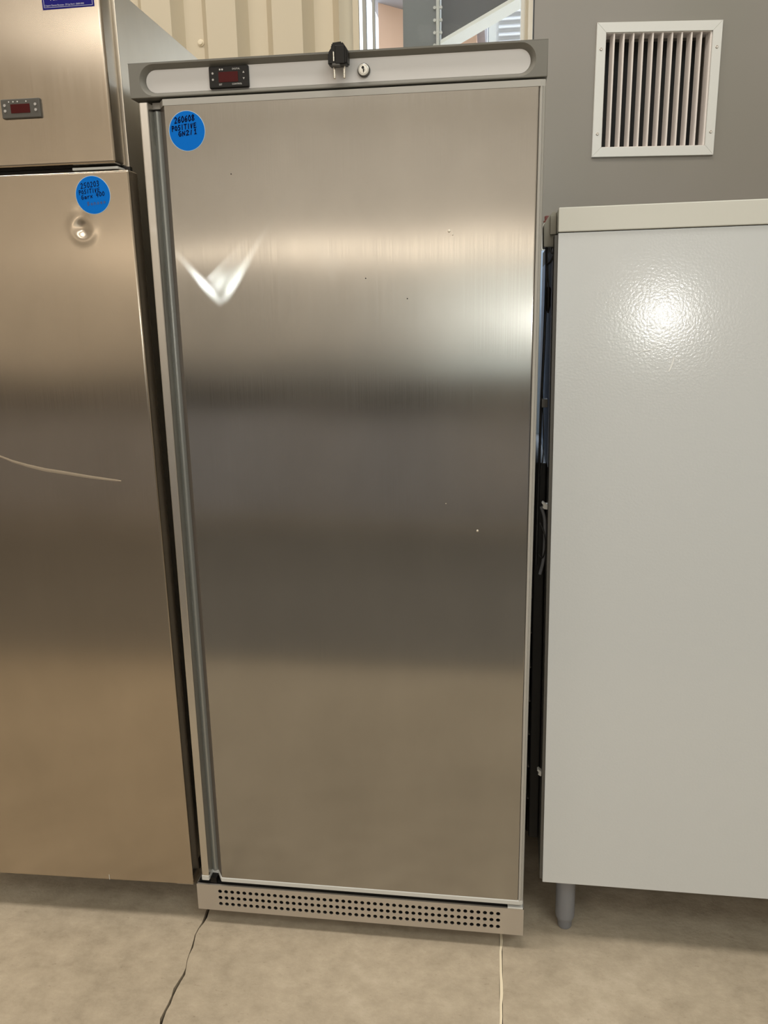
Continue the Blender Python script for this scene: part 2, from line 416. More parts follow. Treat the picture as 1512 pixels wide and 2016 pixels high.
win = thing('window_1', '', ''); del win['label']; del win['category']; win['kind'] = 'structure'
def frame_bar(x0, x1, mat, y0=1.56, y1=1.66, name='window_frame'): return bx(name, (x0, x1, y0, y1, WZ0, WZ1), mat, win, bev=.0015)
frame_bar(-.2180, -.1957, 'cladding', 1.578, 1.592)
bx('pane', (-.1945, -.1838, 1.584, 1.587, WZ0+.05, WZ1-.05), 'glass', win)
frame_bar(-.1838, -.1700, 'frame_grey', 1.582, 1.60)
bx('pane', (-.1700, -.1490, 1.584, 1.587, WZ0+.05, WZ1-.05), 'glass', win)
frame_bar(-.1490, -.1390, 'frame_grey', 1.582, 1.60)
frame_bar(.3700, .3830, 'frame_white', 1.60, 1.66)
frame_bar(.3830, .4500, 'jamb', 1.55, 1.66)
bx('window_sill', (-.1965, .414, 1.56, 1.66, WZ0, WZ0+.05), 'frame_white', win, bev=.003)
bx('window_head', (-.1965, .414, 1.56, 1.66, WZ1-.05, WZ1), 'frame_white', win, bev=.003)
bx('pane', (-.1390, .3700, 1.628, 1.632, WZ0+.05, WZ1-.05), 'glass', win)

# steel frame and houses beyond the window
col_ = thing('steel_column', 'grey painted steel column with a row of bolts just beyond the window', 'column', (-.04, 2.05, 0))
bx('flange', (-.05, .085, 0, .012, 0, 4.5), 'beam_grey', col_)
bx('web', (.012, .022, .012, .2, 0, 4.5), 'beam_grey', col_)
bx('end_plate', (.085, .097, -.02, .18, 2.1, 3.2), 'trim_light', col_)
for k in range(5):
    for sx_ in (.078, .103):
        q = B(); lathe(q, [(.0065, 0), (.0065, -.008)], (sx_, (0 if sx_ < .09 else 0) - .002 - (.02 if sx_ > .09 else 0)*0, 2.42+k*.045 + .0), 'y', 6)
        obj('bolt', q, 'mark', col_)
bm = B()   # haunch running up to the right: its lower edge climbs steeply
prism(bm, [(.062, 2.475), (.385, 2.625), (.62, 2.74), (.62, 3.2), (.062, 3.2)], lambda u, v, w: (u, w, v), 2.08, 2.10)
hb = thing('steel_beam', 'dark grey steel haunch beam rising to the right beyond the window', 'beam', (0, 0, 0))
obj('beam_web', bm, 'beam_dark', hb)
bm = B(); prism(bm, [(.062, 2.462), (.62, 2.727), (.62, 2.742), (.062, 2.476)], lambda u, v, w: (u, w, v), 2.02, 2.16)
obj('beam_flange', bm, 'frame_white', hb)
hs = thing('house', 'pink rendered house wall under a grey eave seen left of the steel column', 'building', (0, 0, 0))
bm = B(); box(bm, -.455, .15, 4.0, 4.9, 0, 3.6); obj('house_wall', bm, 'pink_wall', hs)
bm = B(); prism(bm, [(-.50, 3.275), (.2, 3.06), (.2, 3.9), (-.50, 3.9)], lambda u, v, w: (u, w, v), 3.7, 4.9)
obj('eave', bm, 'roof_out', hs)
h2 = thing('house', 'white house with louvred white shutters seen right of the steel column', 'building', (0, 0, 0))
bx('house_wall', (.2, 2.2, 5.0, 7.5, 0, 4.4), 'out_white', h2)
bx('window_surround', (.21, .26, 4.95, 5.0, 2.4, 4.2), 'frame_white', h2)
bx('shutter_back', (.26, .62, 4.975, 4.999, 2.55, 4.0), 'shutter', h2)
for k in range(26):
    bm = B(); prism(bm, [(4.93, 2.6+k*.05), (4.97, 2.6+k*.05+.035), (4.99, 2.6+k*.05+.035), (4.95, 2.6+k*.05)], lambda u, v, w: (w, u, v), .28, .60)
    obj('slat', bm, 'shutter', h2)
bx('gate_post', (-.20, -.12, 5.0, 5.06, 0, 3.42), 'red_brown', h2)
bx('gate_rail', (-.20, .2, 5.01, 5.05, 0, 2.4), 'out_white', h2)

# ------------------------------------------------------------------ grey partition with its vent
gw = thing('wall_partition', '', '', (.3945, .978, 0), (0, 0, math.radians(7.2))); del gw['label']; del gw['category']; gw['kind'] = 'structure'
VX0, VX1, VZ0, VZ1 = .176, .526, 1.858, 2.208      # vent outline along the wall
ix0, ix1, iz0, iz1 = VX0+.026, VX1-.026, VZ0+.026, VZ1-.026
bm = B()
box(bm, 0, ix0, 0, .09, 0, 3.2); box(bm, ix1, 5.0, 0, .09, 0, 3.2)
box(bm, ix0, ix1, 0, .09, 0, iz0); box(bm, ix0, ix1, 0, .09, iz1, 3.2)
obj('wall_panel', bm, 'grey_wall', gw)
bx('corner_trim', (-.002, 0.001, -.001, .006, 0, 3.2), 'black_soft', gw)
bx('end_face', (-.002, 0.0, .0065, .09, 0, 3.2), 'jamb', gw)
vg = thing('vent_grille', 'square white aluminium wall vent with vertical blades on the grey wall', 'vent', (.3945, .978, 0), (0, 0.012*0, math.radians(7.2)))
bm = B()
O = [(VX0, VZ0), (VX1, VZ0), (VX1, VZ1), (VX0, VZ1)]; I = [(ix0, iz0), (ix1, iz0), (ix1, iz1), (ix0, iz1)]
for k in range(4):
    j = (k+1) % 4
    a, b_, cc, dd = O[k], O[j], I[j], I[k]
    g_ = .0004
    def P(p, y, ): return (p[0], y, p[1])
    q = bmesh.new()
    f1 = [q.verts.new(P(v, -.0075)) for v in (a, b_, cc, dd)]; f2 = [q.verts.new(P(v, -.0002)) for v in (a, b_, cc, dd)]
    q.faces.new(f1); q.faces.new(f2[::-1])
    for i in range(4): q.faces.new((f1[i], f1[(i+1) % 4], f2[(i+1) % 4], f2[i]))
    bmesh.ops.recalc_face_normals(q, faces=q.faces)
    bmesh.ops.bevel(q, geom=[e for e in q.edges if all(v.co.y < -.005 for v in e.verts)], offset=.0009, segments=1, affect='EDGES')
    obj('frame_side', q, 'vent_white', vg)
bm = B()
for d_ in ((ix0, ix0+.0015, iz0, iz1), (ix1-.0015, ix1, iz0, iz1), (ix0, ix1, iz0, iz0+.0015), (ix0, ix1, iz1-.0015, iz1)):
    box(bm, d_[0], d_[1], -.002, .05, d_[2], d_[3])
obj('collar', bm, 'slat', vg)
pit = (ix1-ix0)/11
for k in range(11):
    xr = ix0+(k+1)*pit-.001
    bm = B()
    prism(bm, [(xr, -.003), (xr-.0015, -.004), (xr-.004, -.002), (xr-.0068, .018), (xr-.0078, .023), (xr-.0064, .023), (xr-.0052, .018), (xr-.002, .001)], lambda u, v, w: (u, v, w), iz0+.0015, iz1-.0015)
    obj('blade', bm, 'slat', vg)
bx('duct_back', (ix0, ix1, .085, .088, iz0, iz1), 'dark', vg)
for sx_, sz_ in ((VX0+.013, VZ1-.068), (VX1-.013, VZ1-.068), (VX0+.013, VZ0+.062), (VX1-.013, VZ0+.062)):
    q = B(); lathe(q, [(.0042, -.0074), (.0042, -.0085), (.0028, -.0098), (.0012, -.0092)], (sx_, 0, sz_), 'y', 12)
    obj('screw', q, 'steel_grille', vg, smooth=True)

# ------------------------------------------------------------------ main refrigerator
R = thing('refrigerator', 'tall brushed steel upright refrigerator in the centre with a perforated kick grille', 'refrigerator', (0, 0, 0))
HW = .3885
bx('cabinet', (-HW, HW, .058, .69, .035, 1.895), 'pale_trim', R, bev=.003)
# header: a frame around the capsule shaped recess
def capsule(x0, x1, z0, z1, n=14):
    r = (z1-z0)/2; zc = (z0+z1)/2; P = []
    for i in range(n+1):
        a = -math.pi/2 + math.pi*i/n; P.append((x1-r+r*math.cos(a), zc+r*math.sin(a)))
    for i in range(n+1):
        a = math.pi/2 + math.pi*i/n; P.append((x0+r+r*math.cos(a), zc+r*math.sin(a)))
    return P
bm = B()
z0h, z1h = 1.8400, 1.900
cap_o = capsule(-.3680, .3680, 1.8425, 1.8975); cap_i = capsule(-.3590, .3590, 1.8498, 1.8898)
n = len(cap_o)
def outer(u, v):   # project on the header's rectangle
    return (max(-HW, min(HW, u*1.2 if abs(u) > .34 else u)), z1h if v > 1.87 else z0h)
rings = []
vo = [bm.verts.new((u, .0, v)) for u, v in cap_o]; vi = [bm.verts.new((u, .0115, v)) for u, v in cap_i]
vm = [bm.verts.new(((a[0]+b_[0])/2, .0045, (a[1]+b_[1])/2)) for a, b_ in zip(cap_o, cap_i)]
for A_, B_ in ((vo, vm), (vm, vi)):
    for i in range(n): bm.faces.new((A_[i], A_[(i+1) % n], B_[(i+1) % n], B_[i]))
half = n//2
crn = {k: bm.verts.new(p) for k, p in {'tl': (-HW, 0, z1h), 'tr': (HW, 0, z1h), 'bl': (-HW, 0, z0h), 'br': (HW, 0, z0h)}.items()}
bm.faces.new([crn['br'], crn['tr']] + [vo[i] for i in range(half-1, -1, -1)])
bm.faces.new([crn['tl'], crn['bl']] + [vo[i] for i in range(n-1, half-1, -1)])
bm.faces.new([crn['tr'], crn['tl'], vo[half], vo[half-1]])
bm.faces.new([crn['bl'], crn['br'], vo[0], vo[n-1]])
bk = {k: bm.verts.new((v.co.x, .056, v.co.z)) for k, v in crn.items()}
for a, b_ in (('tl','tr'), ('tr','br'), ('br','bl'), ('bl','tl')): bm.faces.new((crn[a], crn[b_], bk[b_], bk[a]))
hd = obj('header', bm, 'grey_plastic', R, smooth=True)
bv = hd.modifiers.new('bevel', 'BEVEL'); bv.width = .0012; bv.segments = 2; bv.limit_method = 'ANGLE'; bv.angle_limit = math.radians(60)
bm = B(); prism(bm, cap_i, lambda u, v, w: (u, w, v), .0110, .014); obj('fascia_strip', bm, 'fascia', R)
bx('header_top', (-HW, HW, .0, .058, 1.8995, 1.9005), 'grey_plastic', R)

def controller(x0, x1, z0, z1, y, parent, case, bw, kind):
    cx = (x0+x1)/2
    ct = bx('controller', (x0, x1, y-.006, y+.004, z0, z1), case, parent, bev=.0025)
    w, h = x1-x0, z1-z0
    yf = y-.0062
    bx('screen', (x0+w*.25, x0+w*.74, yf-.0004, yf, z0+h*.26, z0+h*.72), 'screen', ct, bev=.0002)
    for sx_ in (.105, .885):
        for sz_ in (.39, .67):
            q = B(); X, Z = x0+w*sx_, z0+h*sz_
            if kind == 'arrows' and sx_ > .5:
                d = 1 if sz_ > .5 else -1
                prism(q, [(X-.0019, Z-.0015*d), (X+.0019, Z-.0015*d), (X, Z+.002*d)], lambda u, v, w_: (u, w_, v), yf-.0008, yf)
            else: disc(q, X, Z, bw, yf-.0010, yf, 12)
            obj('button', q, 'button', ct)
    return ct, yf, x0, z0, w, h
ct, yf, cx0, cz0, cw_, ch_ = controller(-.2336, -.1575, 1.8508, 1.8890, .0105, R, 'black', .0019, 'arrows')
print_text('SET', cx0+cw_*.25, cz0+ch_*.13, .0040, yf-.0001, 'mark', ct)
print_text('CONTROL', cx0+cw_*.58, cz0+ch_*.13, .0040, yf-.0001, 'mark', ct)
print_text('DIGITAL', cx0+cw_*.60, cz0+ch_*.80, .0040, yf-.0001, 'mark', ct)
for f_ in (.29, .35):
    q = B(); disc(q, cx0+cw_*f_, cz0+ch_*.83, .0016, yf-.0004, yf, 8); obj('symbol', q, 'mark', ct)

lk = B(); lathe(lk, [(.0115, .012), (.0115, -.001), (.0105, -.002)], (.0589, .0075, 1.8686), 'y', 32)
lock = obj('lock', lk, 'dark_grey', R, smooth=True)
q = B(); lathe(q, [(.0098, -.0005), (.0098, -.0030), (.0086, -.0036), (.0078, -.0030), (.0070, -.0036), (.001, -.0038)], (.0586, .0075, 1.8690), 'y', 32); obj('lock_face', q, 'lock_white', lock, smooth=True)
q = B(); disc(q, .0589, 1.8705, .0024, -.0042, -.0030, 14); prism(q, [(.0577, 1.870), (.0601, 1.870), (.0594, 1.8640), (.0584, 1.8640)], lambda u, v, w: (u, w, v), +.0034, .0046); obj('keyhole', q, 'black', lock)

# door: plan outline with the full height grip groove on its left side
DZ0, DZ1 = .122, 1.8362
plan_f = [(-.3735, .046), (-.3735, .0015), (-.3720, 0), (-.3570, 0), (-.3560, .001)]
skin_z0, skin_z1 = .1335, 1.8250
door = B()   # flat steel face with a slightly rounded right edge
prism(door, [(-.3231, .0), (.3720, .0), (.3745, .0008), (.3755, .003), (.3755, .040), (-.3231, .040)], lambda u, v, w: (u, v, w), skin_z0, skin_z1)
door_o = obj('door', door, 'steel_main', R, smooth=True)
q = B(); prism(q, [(-.3735, .046), (-.3738, .004), (-.3725, .0008), (-.3700, 0), (-.3575, 0), (-.3562, .0012), (-.3556, .004), (-.3556, .024), (-.3556, .046)], lambda u, v, w: (u, v, w), skin_z0-.006, 1.832)
obj('grip_flange', q, 'steel_flange', door_o, smooth=True)
q = B()
arc = [(-.3556 + .0176*t, .026 - .0045*math.sin(math.pi*min(1, t*1.15))) for t in [i/8 for i in range(9)]]
prism(q, arc + [(-.338, .046), (-.3556, .046)], lambda u, v, w: (u, v, w), skin_z0, skin_z1-.004)
obj('grip_groove', q, 'groove', door_o, smooth=True)
q = B(); prism(q, [(-.340, .046), (-.340, .0245), (-.3388, .0235), (-.3232, .0002), (-.3232, .046)], lambda u, v, w: (u, v, w), skin_z0, skin_z1)
obj('grip_bevel', q, 'bevel', door_o)
capP = [(-.3556, .046), (-.3556, .0240), (-.3405, .0235), (-.3250, -.0012), (.3770, -.0015), (.3850, .0005), (.3865, .003), (.3865, .046)]
q = B(); prism(q, capP, lambda u, v, w: (u, v, w), skin_z1, DZ1); obj('end_cap', q, 'pale_trim', door_o)
q = B(); prism(q, capP, lambda u, v, w: (u, v, w), DZ0, skin_z0)
ec = obj('end_cap', q, 'trim_light', door_o); 
bvm = ec.modifiers.new('bevel', 'BEVEL'); bvm.width = .0018; bvm.segments = 2
q = B(); box(q, -.3738, -.3552, -.0012, .046, DZ0, skin_z0+.002, bev=.002); obj('end_cap', q, 'trim_light', door_o, smooth=True)
q = B(); box(q, -.3545, -.3400, .006, .040, DZ0-.010, DZ0+.004); obj('hinge', q, 'black', door_o)
q = B(); prism(q, [(.3757, .046), (.3757, .0006), (.3775, -.0014), (.3800, -.0014), (.3808, .0005), (.3818, .0005), (.3825, -.0008), (.3850, .0005), (.3865, .003), (.3865, .046)], lambda u, v, w: (u, v, w), skin_z0, skin_z1)
obj('edge_trim', q, 'pale_trim', door_o, smooth=True)
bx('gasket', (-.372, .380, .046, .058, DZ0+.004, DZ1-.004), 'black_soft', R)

# kick grille with three rows of round holes
bm = B()
gx0, gx1, gz0, gz1 = -.3885, .3885, .040, .1100
cols, pitch_, hx0 = 45, .6620/44, -.3310
rows_z = (.0590, .0763, .0936); ph = .0173
cellx = [hx0 - pitch_/2 + i*pitch_ for i in range(cols+1)]; cellz = [rows_z[0]-ph/2 + i*ph for i in range(4)]
def quad(a, b_, c_, d_, y): bm.faces.new([bm.verts.new((p[0], y, p[1])) for p in (a, b_, c_, d_)])
quad((gx0, gz0), (cellx[0], gz0), (cellx[0], gz1), (gx0, gz1), 0); quad((cellx[-1], gz0), (gx1, gz0), (gx1, gz1), (cellx[-1], gz1), 0)
quad((cellx[0], gz0), (cellx[-1], gz0), (cellx[-1], cellz[0]), (cellx[0], cellz[0]), 0); quad((cellx[0], cellz[3]), (cellx[-1], cellz[3]), (cellx[-1], gz1), (cellx[0], gz1), 0)
for i in range(cols):
    for r_ in range(3):
        X, Z = hx0+i*pitch_, rows_z[r_]; hr = .0048
        sq, ci, cb_ = [], [], []
        for k in range(12):
            a = 2*math.pi*k/12 + math.pi/12*0
            ca, sa = math.cos(a), math.sin(a); t = min(pitch_/2/abs(ca) if abs(ca) > 1e-6 else 9, ph/2/abs(sa) if abs(sa) > 1e-6 else 9)
            sq.append(bm.verts.new((X+ca*t, 0, Z+sa*t))); ci.append(bm.verts.new((X+ca*hr, 0, Z+sa*hr))); cb_.append(bm.verts.new((X+ca*hr, .0015, Z+sa*hr)))
        for k in range(12):
            j = (k+1) % 12
            bm.faces.new((sq[k], sq[j], ci[j], ci[k])); bm.faces.new((ci[k], ci[j], cb_[j], cb_[k]))
        for k, (ux, uz) in enumerate(((1,1), (-1,1), (-1,-1), (1,-1))):
            cv = bm.verts.new((X+ux*pitch_/2, 0, Z+uz*ph/2)); i0 = (1 if k == 0 else 4 if k == 1 else 7 if k == 2 else 10); bm.faces.new((sq[i0], cv, sq[(i0+1) % 12]))
box(bm, gx0, gx1, .0001, .005, gz1-.0012, gz1); box(bm, gx0, gx1, .0001, .03, gz0, gz0+.0012)
box(bm, gx0, gx0+.0012, .0001, .05, gz0, gz1); box(bm, gx1-.0012, gx1, .0001, .05, gz0, gz1)
obj('kick_grille', bm, 'steel_grille', R)
bx('grille_backing', (gx0+.002, gx1-.002, .02, .057, gz0+.002, gz1-.003), 'dark', R)
q = B(); box(q, .352, .3865, -.001, .04, .1105, .1145, bev=.0008); obj('hinge_plate', q, 'trim_light', R, smooth=True)
for x in (-.33, .33):
    for y in (.12, .62):
        q = B(); lathe(q, [(.017, 0), (.019, .004), (.019, .012), (.010, .014), (.010, .036)], (x, y, 0), 'z', 20); obj('foot', q, 'black', R, smooth=True)

def round_sticker(cx, cz, parent, lines, mat, extra=None):
    q = B(); disc(q, cx, cz, .0357, -.0006, -.0001, 64)
    st = obj('sticker', q, 'sticker_edge', parent); st['label'] = 'round blue sticker with black handwriting'
    q = B(); disc(q, cx, cz, .0348, -.0008, -.0003, 64); obj('sticker_face', q, 'sticker', st)
    return st
st = round_sticker(-.2812, 1.7792, R, None, 'ink')
wl = [('260608', -.3045, 1.7930, .0068, .0118, .10), ('POSITIVE', -.3110, 1.7800, .0062, .0096, .09), ('GN2/1', -.2985, 1.7700, .0076, .0098, .10)]
write(wl, .0018, -.0010, 'ink', st)

# ------------------------------------------------------------------ plug hanging over the header
PG = thing('power_plug', 'black two-pin power plug hanging over the top of the central refrigerator', 'plug', (.0175, -.016, 1.872))
bm = B()
outl = [(-.0178, -.001), (-.0178, .0185), (-.0105, .0285), (-.0112, .0350), (.0085, .0365), (.0125, .0310), (.0178, .0235), (.0182, .018), (.0178, .0)]
prism(bm, outl, lambda u, v, w: (u, w, v), -.013, .012)
bmesh.ops.recalc_face_normals(bm, faces=bm.faces)
bmesh.ops.bevel(bm, geom=list(bm.edges), offset=.0022, segments=2, affect='EDGES')
obj('plug_body', bm, 'black', PG, smooth=True)
q = B(); box(q, -.0080, -.0058, -.0145, -.0120, .004, .020, bev=.0006); obj('earth_contact', q, 'chrome', PG)
q = B(); box(q, -.010, .004, -.0148, -.006, -.0035, .001, bev=.001); obj('plug_ridge', q, 'dark_grey', PG)
q = B(); box(q, -.004, .013, -.0152, -.0128, -.0005, .030, bev=.0012); obj('plug_grip', q, 'black', PG)
for x in (-.0085, .0095):
    q = B(); lathe(q, [(.0012, -.0212), (.0023, -.0200), (.0023, .001)], (x, 0, 0), 'z', 14); obj('pin', q, 'chrome', PG, smooth=True)
q = B(); tube(q, [(-.001, 0, .034), (-.001, .012, .0385), (-.001, .035, .0335), (.0, .08, .0325), (.02, .3, .0325), (.05, .6, .0325), (.06, .70, .03), (.06, .725, -.1), (.06, .727, -.9)], .0036, 10); obj('cord', q, 'black_soft', PG, smooth=True)

# ------------------------------------------------------------------ left refrigerator
LR = thing('refrigerator', 'tan-tinted steel refrigerator at the left edge with a dented door and navy sticker', 'refrigerator', (-.396, 0, 0), (0, -.0055, .02))
LW = .66; lx = -.0172            # local x of the cabinet's right side
bx('cabinet', (-LW, lx, .050, .76, .112, 2.050), 'steel_side', LR, bev=.0015)
q = B(); box(q, -LW, -.0230, -.002, .048, 1.728, 2.048, bev=.006, seg=4); pn = obj('control_panel', q, 'steel_left', LR, smooth=True)
# door with pressed dents: dense grid face
bm = B()
dx0, dx1, dz0, dz1 = -LW, .0005, .105, 1.7165
box(bm, dx0, dx1, -.0, .047, dz0, dz1, bev=.005, seg=4)
# replace front by denser mesh
ff = [f for f in bm.faces if f.normal.y < -.99 and f.calc_area() > .5]
geom = set(ff)
for f in ff: geom |= set(f.edges) | set(f.verts)
bmesh.ops.delete(bm, geom=ff, context='FACES_ONLY')
fx0, fx1, fz0, fz1 = dx0+.005, dx1-.005, dz0+.005, dz1-.005
dent = (-.1050, 1.611)
def dent_y(x, z):
    r = math.hypot(x-dent[0], (z-dent[1]))
    d = .0026*math.exp(-(r/.013)**2) - .0008*math.exp(-((r-.022)/.009)**2)
    s2 = math.hypot((x-dent[0])*1.0, z-dent[1]-.022); d += .0012*math.exp(-(s2/.014)**2)
    # long scrape lower down
    t = ((x+.55)*.97 - (z-1.195)*-.12); 
    zl = 1.212 - .13*(x+.62); 
    if -.5 < x < -.10: d += .00035*math.exp(-((z-zl)/.004)**2)
    return d
def axis(a, b_, c0, w, fine, coarse):
    pts = {a, b_}; v = a
    while v < b_: pts.add(v); v += fine if abs(v-c0) < w else coarse
    return sorted(p for p in pts if a <= p <= b_)
X_ = axis(fx0, fx1, dent[0], .055, .0028, .02); Z_ = axis(fz0, fz1, dent[1], .06, .0028, .02)
grid = [[bm.verts.new((x, dent_y(x, z) if 0 < i < len(X_)-1 and 0 < j < len(Z_)-1 else 0, z)) for i, x in enumerate(X_)] for j, z in enumerate(Z_)]
for j in range(len(Z_)-1):
    for i in range(len(X_)-1): bm.faces.new((grid[j][i], grid[j][i+1], grid[j+1][i+1], grid[j+1][i]))
ld = obj('door', bm, 'steel_left', LR, smooth=True)
bx('gasket', (-LW+.002, -.012, .040, .0505, .125, 1.7275), 'black_soft', LR)  # door seal, its top extended to blacken the unlit gap above the door
bx('shade_plate', (-LW+.01, -.03, .06, .74, .1025, .1119), 'dark', LR)  # added dark plate that cuts bounce light to deepen the floor shadow
q = B(); box(q, -.115, -.022, .004, .04, 1.7185, 1.7235, bev=.001); obj('hinge_plate', q, 'trim_light', LR, smooth=True)
q = B(); box(q, -.045, -.004, .010, .045, .098, .103, bev=.001); obj('hinge_plate', q, 'steel_grille', LR, smooth=True)
q = B(); box(q, -.2115, -.2105, -.0008, .0, .107, .121); obj('scratch_tab', q, 'trim_light', ld)
for x in (-LW+.08, -.075):
    for y in (.20, .70):
        q = B(); lathe(q, [(.014, .0), (.020, .003), (.020, .012), (.016, .02), (.018, .11), (.022, .113)], (x, y, 0), 'z', 20); obj('leg', q, 'dark_grey', LR, smooth=True)
pl = Matrix.Translation((-.396, 0, 0))
ct, yf, cx0, cz0, cw_, ch_ = controller(-.6455+.396+.0095, -.5658+.396+.0095, 1.8146, 1.8496, -.002, LR, 'dark_grey', .0026, 'round')
for f_ in (.22, .33, .44, .66):
    q = B(); disc(q, cx0+cw_*f_, cz0+ch_*.84, .0013, yf-.0004, yf, 8); obj('symbol', q, 'mark', ct)
st = round_sticker(-.4812+.396+.0092, 1.6718, LR, None, 'ink')
write([('250203', -.0993, 1.6842, .0066, .0112, .10), ('POSITIVE', -.1043, 1.6738, .0055, .0085, .08), ('Garx 400', -.1003, 1.6640, .0062, .0085, .13)], .0013, -.0010, 'ink', st)
write([('Bonoeo', -.0893, 1.6520, .0066, .0085, .10)], .0010, -.0010, 'ink_faded', st)
# dealer's sticker: cut by the frame's top
q = B(); x0s, x1s, z0s, z1s = -.1360, -.0350, 1.9985, 2.045
prism(q, [(x0s, z0s), (x1s, z0s+.001), (x1s, z1s), (x0s, z1s)], lambda u, v, w: (u, w, v), -.0027, -.0021)
sk = obj('sticker', q, 'navy', LR); sk['label'] = 'rectangular navy sticker with cream printing'
q = B()
for d_ in ((x0s+.003, x1s-.003, z0s+.0032, z0s+.0038), (x0s+.003, x0s+.0036, z0s+.0032, z1s-.003), (x1s-.0036, x1s-.003, z0s+.0032, z1s-.003)): box(q, d_[0], d_[1], -.0030, -.0026, d_[2], d_[3])
obj('border', q, 'lav_print', sk)
print_text("L'espace Clement Bousseau - ZI Cap Nord - 20000 0000", x0s+.005, z0s+.0055, .0040, -.0029, 'lav_print', sk, sx=.83)
print_text('Tel. 05 65 11 00', x0s+.014, z0s+.0150, .0110, -.0029, 'yellow_print', sk)

# ------------------------------------------------------------------ white refrigerator seen from its side
WR = thing('refrigerator', 'white enamelled refrigerator at the right seen from its side, on a grey round foot', 'refrigerator', (.4315, .03, 0), (0, -.0085, -.013))
bx('body', (.0, .70, 0, .60, .1635, 1.5785), 'white_paint', WR, bev=.0015)
bx('top_cap', (-.0005, .71, -.003, .603, 1.5795, 1.6235), 'cream_top', WR, bev=.0025)
for x in (.058, .62):
    for y in (.062, .53):
        q = B(); lathe(q, [(.014, -.0), (.0165, .004), (.0175, .020), (.0215, .028), (.0225, .034), (.0225, .1645)], (x, y, 0), 'z', 28); obj('leg', q, 'foot_grey', WR, smooth=True)
bx('rear_frame', (-.006, -.0002, .004, .59, .17, 1.575), 'dark_grey', WR)
bx('shade_plate', (.02, .68, .02, .58, .155, .1634), 'dark', WR)  # dark plate added below the body to darken the shade underneath
rc = bx('condenser', (-.030, -.0065, .11, .52, .20, 1.12), 'black_soft', WR, bev=.004)
for k in range(10):
    z = .30+k*.085
    q = B(); tube(q, [(-.0325, .12, z), (-.0325, .5, z)], .0022, 6, smooth=False); obj('condenser_tube', q, 'dark_grey', rc)
bx('upper_sheet', (-.0070, -.0061, .06, .30, 1.12, 1.555), 'slate_sheet', WR)
bx('upper_sheet', (-.0070, -.0061, .3005, .575, 1.05, 1.54), 'pale_blue', WR)  # blue of daylight reflected by the refrigerator's back, put into the colour
jb = B(); prism(jb, [(-.0235, 1.558), (-.0245, 1.600), (-.016, 1.614), (-.006, 1.624), (-.0012, 1.622), (-.0012, 1.558)], lambda u, v, w: (u, w, v), .06, .14)
bmesh.ops.recalc_face_normals(jb, faces=jb.faces); bmesh.ops.bevel(jb, geom=list(jb.edges), offset=.0012, segments=2, affect='EDGES')
jbo = obj('junction_box', jb, 'beige_box', WR, smooth=True)
q = B(); box(q, -.0125, -.0012, .050, .062, 1.580, 1.615, bev=.001); obj('box_lid', q, 'beige_box', jbo, smooth=True)
for pts, r_ in (([(-.017, .09, 1.56), (-.0165, .085, 1.50), (-.018, .08, 1.40), (-.0215, .08, 1.25), (-.0235, .085, 1.10), (-.026, .08, .9)], .0028),
                ([(-.018, .07, 1.56), (-.0155, .065, 1.53), (-.014, .06, 1.50), (-.012, .06, 1.47)], .0014),
                ([(-.017, .07, 1.53), (-.017, .06, 1.50), (-.015, .06, 1.47)], .0014),
                ([(-.012, .055, 1.555), (-.008, .05, 1.545), (-.004, .05, 1.548)], .0018),
                ([(-.016, .06, 1.525), (-.010, .05, 1.530), (-.003, .05, 1.545)], .0018),
                ([(-.020, .07, 1.28), (-.018, .065, 1.22), (-.016, .06, 1.15), (-.022, .06, 1.10)], .0012),
                ([(-.020, .06, 1.00), (-.010, .05, .975), (-.008, .05, .945), (-.014, .05, .925), (-.022, .06, .93)], .0016)):
    q = B(); tube(q, pts, r_, 8); obj('wire', q, 'black_soft', WR, smooth=True)
q = B(); lathe(q, [(.0015, 1.432), (.0045, 1.445), (.0050, 1.478), (.0030, 1.482)], (-.013, .058, 0), 'z', 12); obj('connector', q, 'black', WR, smooth=True)
q = B(); box(q, -.022, -.010, .05, .07, 1.245, 1.262, bev=.001); obj('cable_clip', q, 'dark_grey', WR, smooth=True)
for x_, z_ in ((-.016, 1.040), (-.013, .415)):
    q = B(); prism(q, [(x_, z_-.004), (x_+.004, z_-.007), (x_+.014, z_-.008), (x_+.014, z_+.006), (x_+.006, z_+.004), (x_+.001, z_+.009), (x_-.002, z_+.006), (x_+.002, z_+.001)], lambda u, v, w: (u, w, v), .045, .058)
    obj('white_clip', q, 'white_plain', WR)
q = B(); tube(q, [(-.018, .06, 1.035), (-.011, .06, 1.01), (-.0095, .06, .97), (-.011, .06, .92), (-.018, .06, .885)], .0035, 8); obj('grey_hose', q, 'foot_grey', WR, smooth=True)
q = B(); box(q, -.038, -.001, .18, .45, .165, .30, bev=.008, seg=3); obj('compressor_tray', q, 'black', WR, smooth=True)

# added board, coloured as the blue reflection, and capped bottle in the gap behind
PS = thing('board', 'pale blue upright board added in the gap behind the white refrigerator', 'board', (.40, .93, 0))
bx('board_sheet', (.0, .0430, 0, .02, 0, 1.600), 'pale_blue', PS, bev=.002)
bx('edge_strip', (.0435, .145, .002, .02, 0, 1.597), 'slate_sheet', PS, bev=.002)
CP = thing('bottle', 'small white bottle with a red-brown cap standing on the pale blue board', 'bottle', (.446, .94, 1.600))
q = B(); lathe(q, [(.013, 0), (.015, .003), (.015, .060), (.011, .072), (.009, .078)], (0, 0, 0), 'z', 20); obj('bottle_body', q, 'white_plain', CP, smooth=True)
q = B(); lathe(q, [(.0115, .078), (.0115, .082), (.008, .083), (.0085, .094), (.006, .096)], (0, 0, 0), 'z', 20); obj('cap', q, 'red_brown', CP, smooth=True)

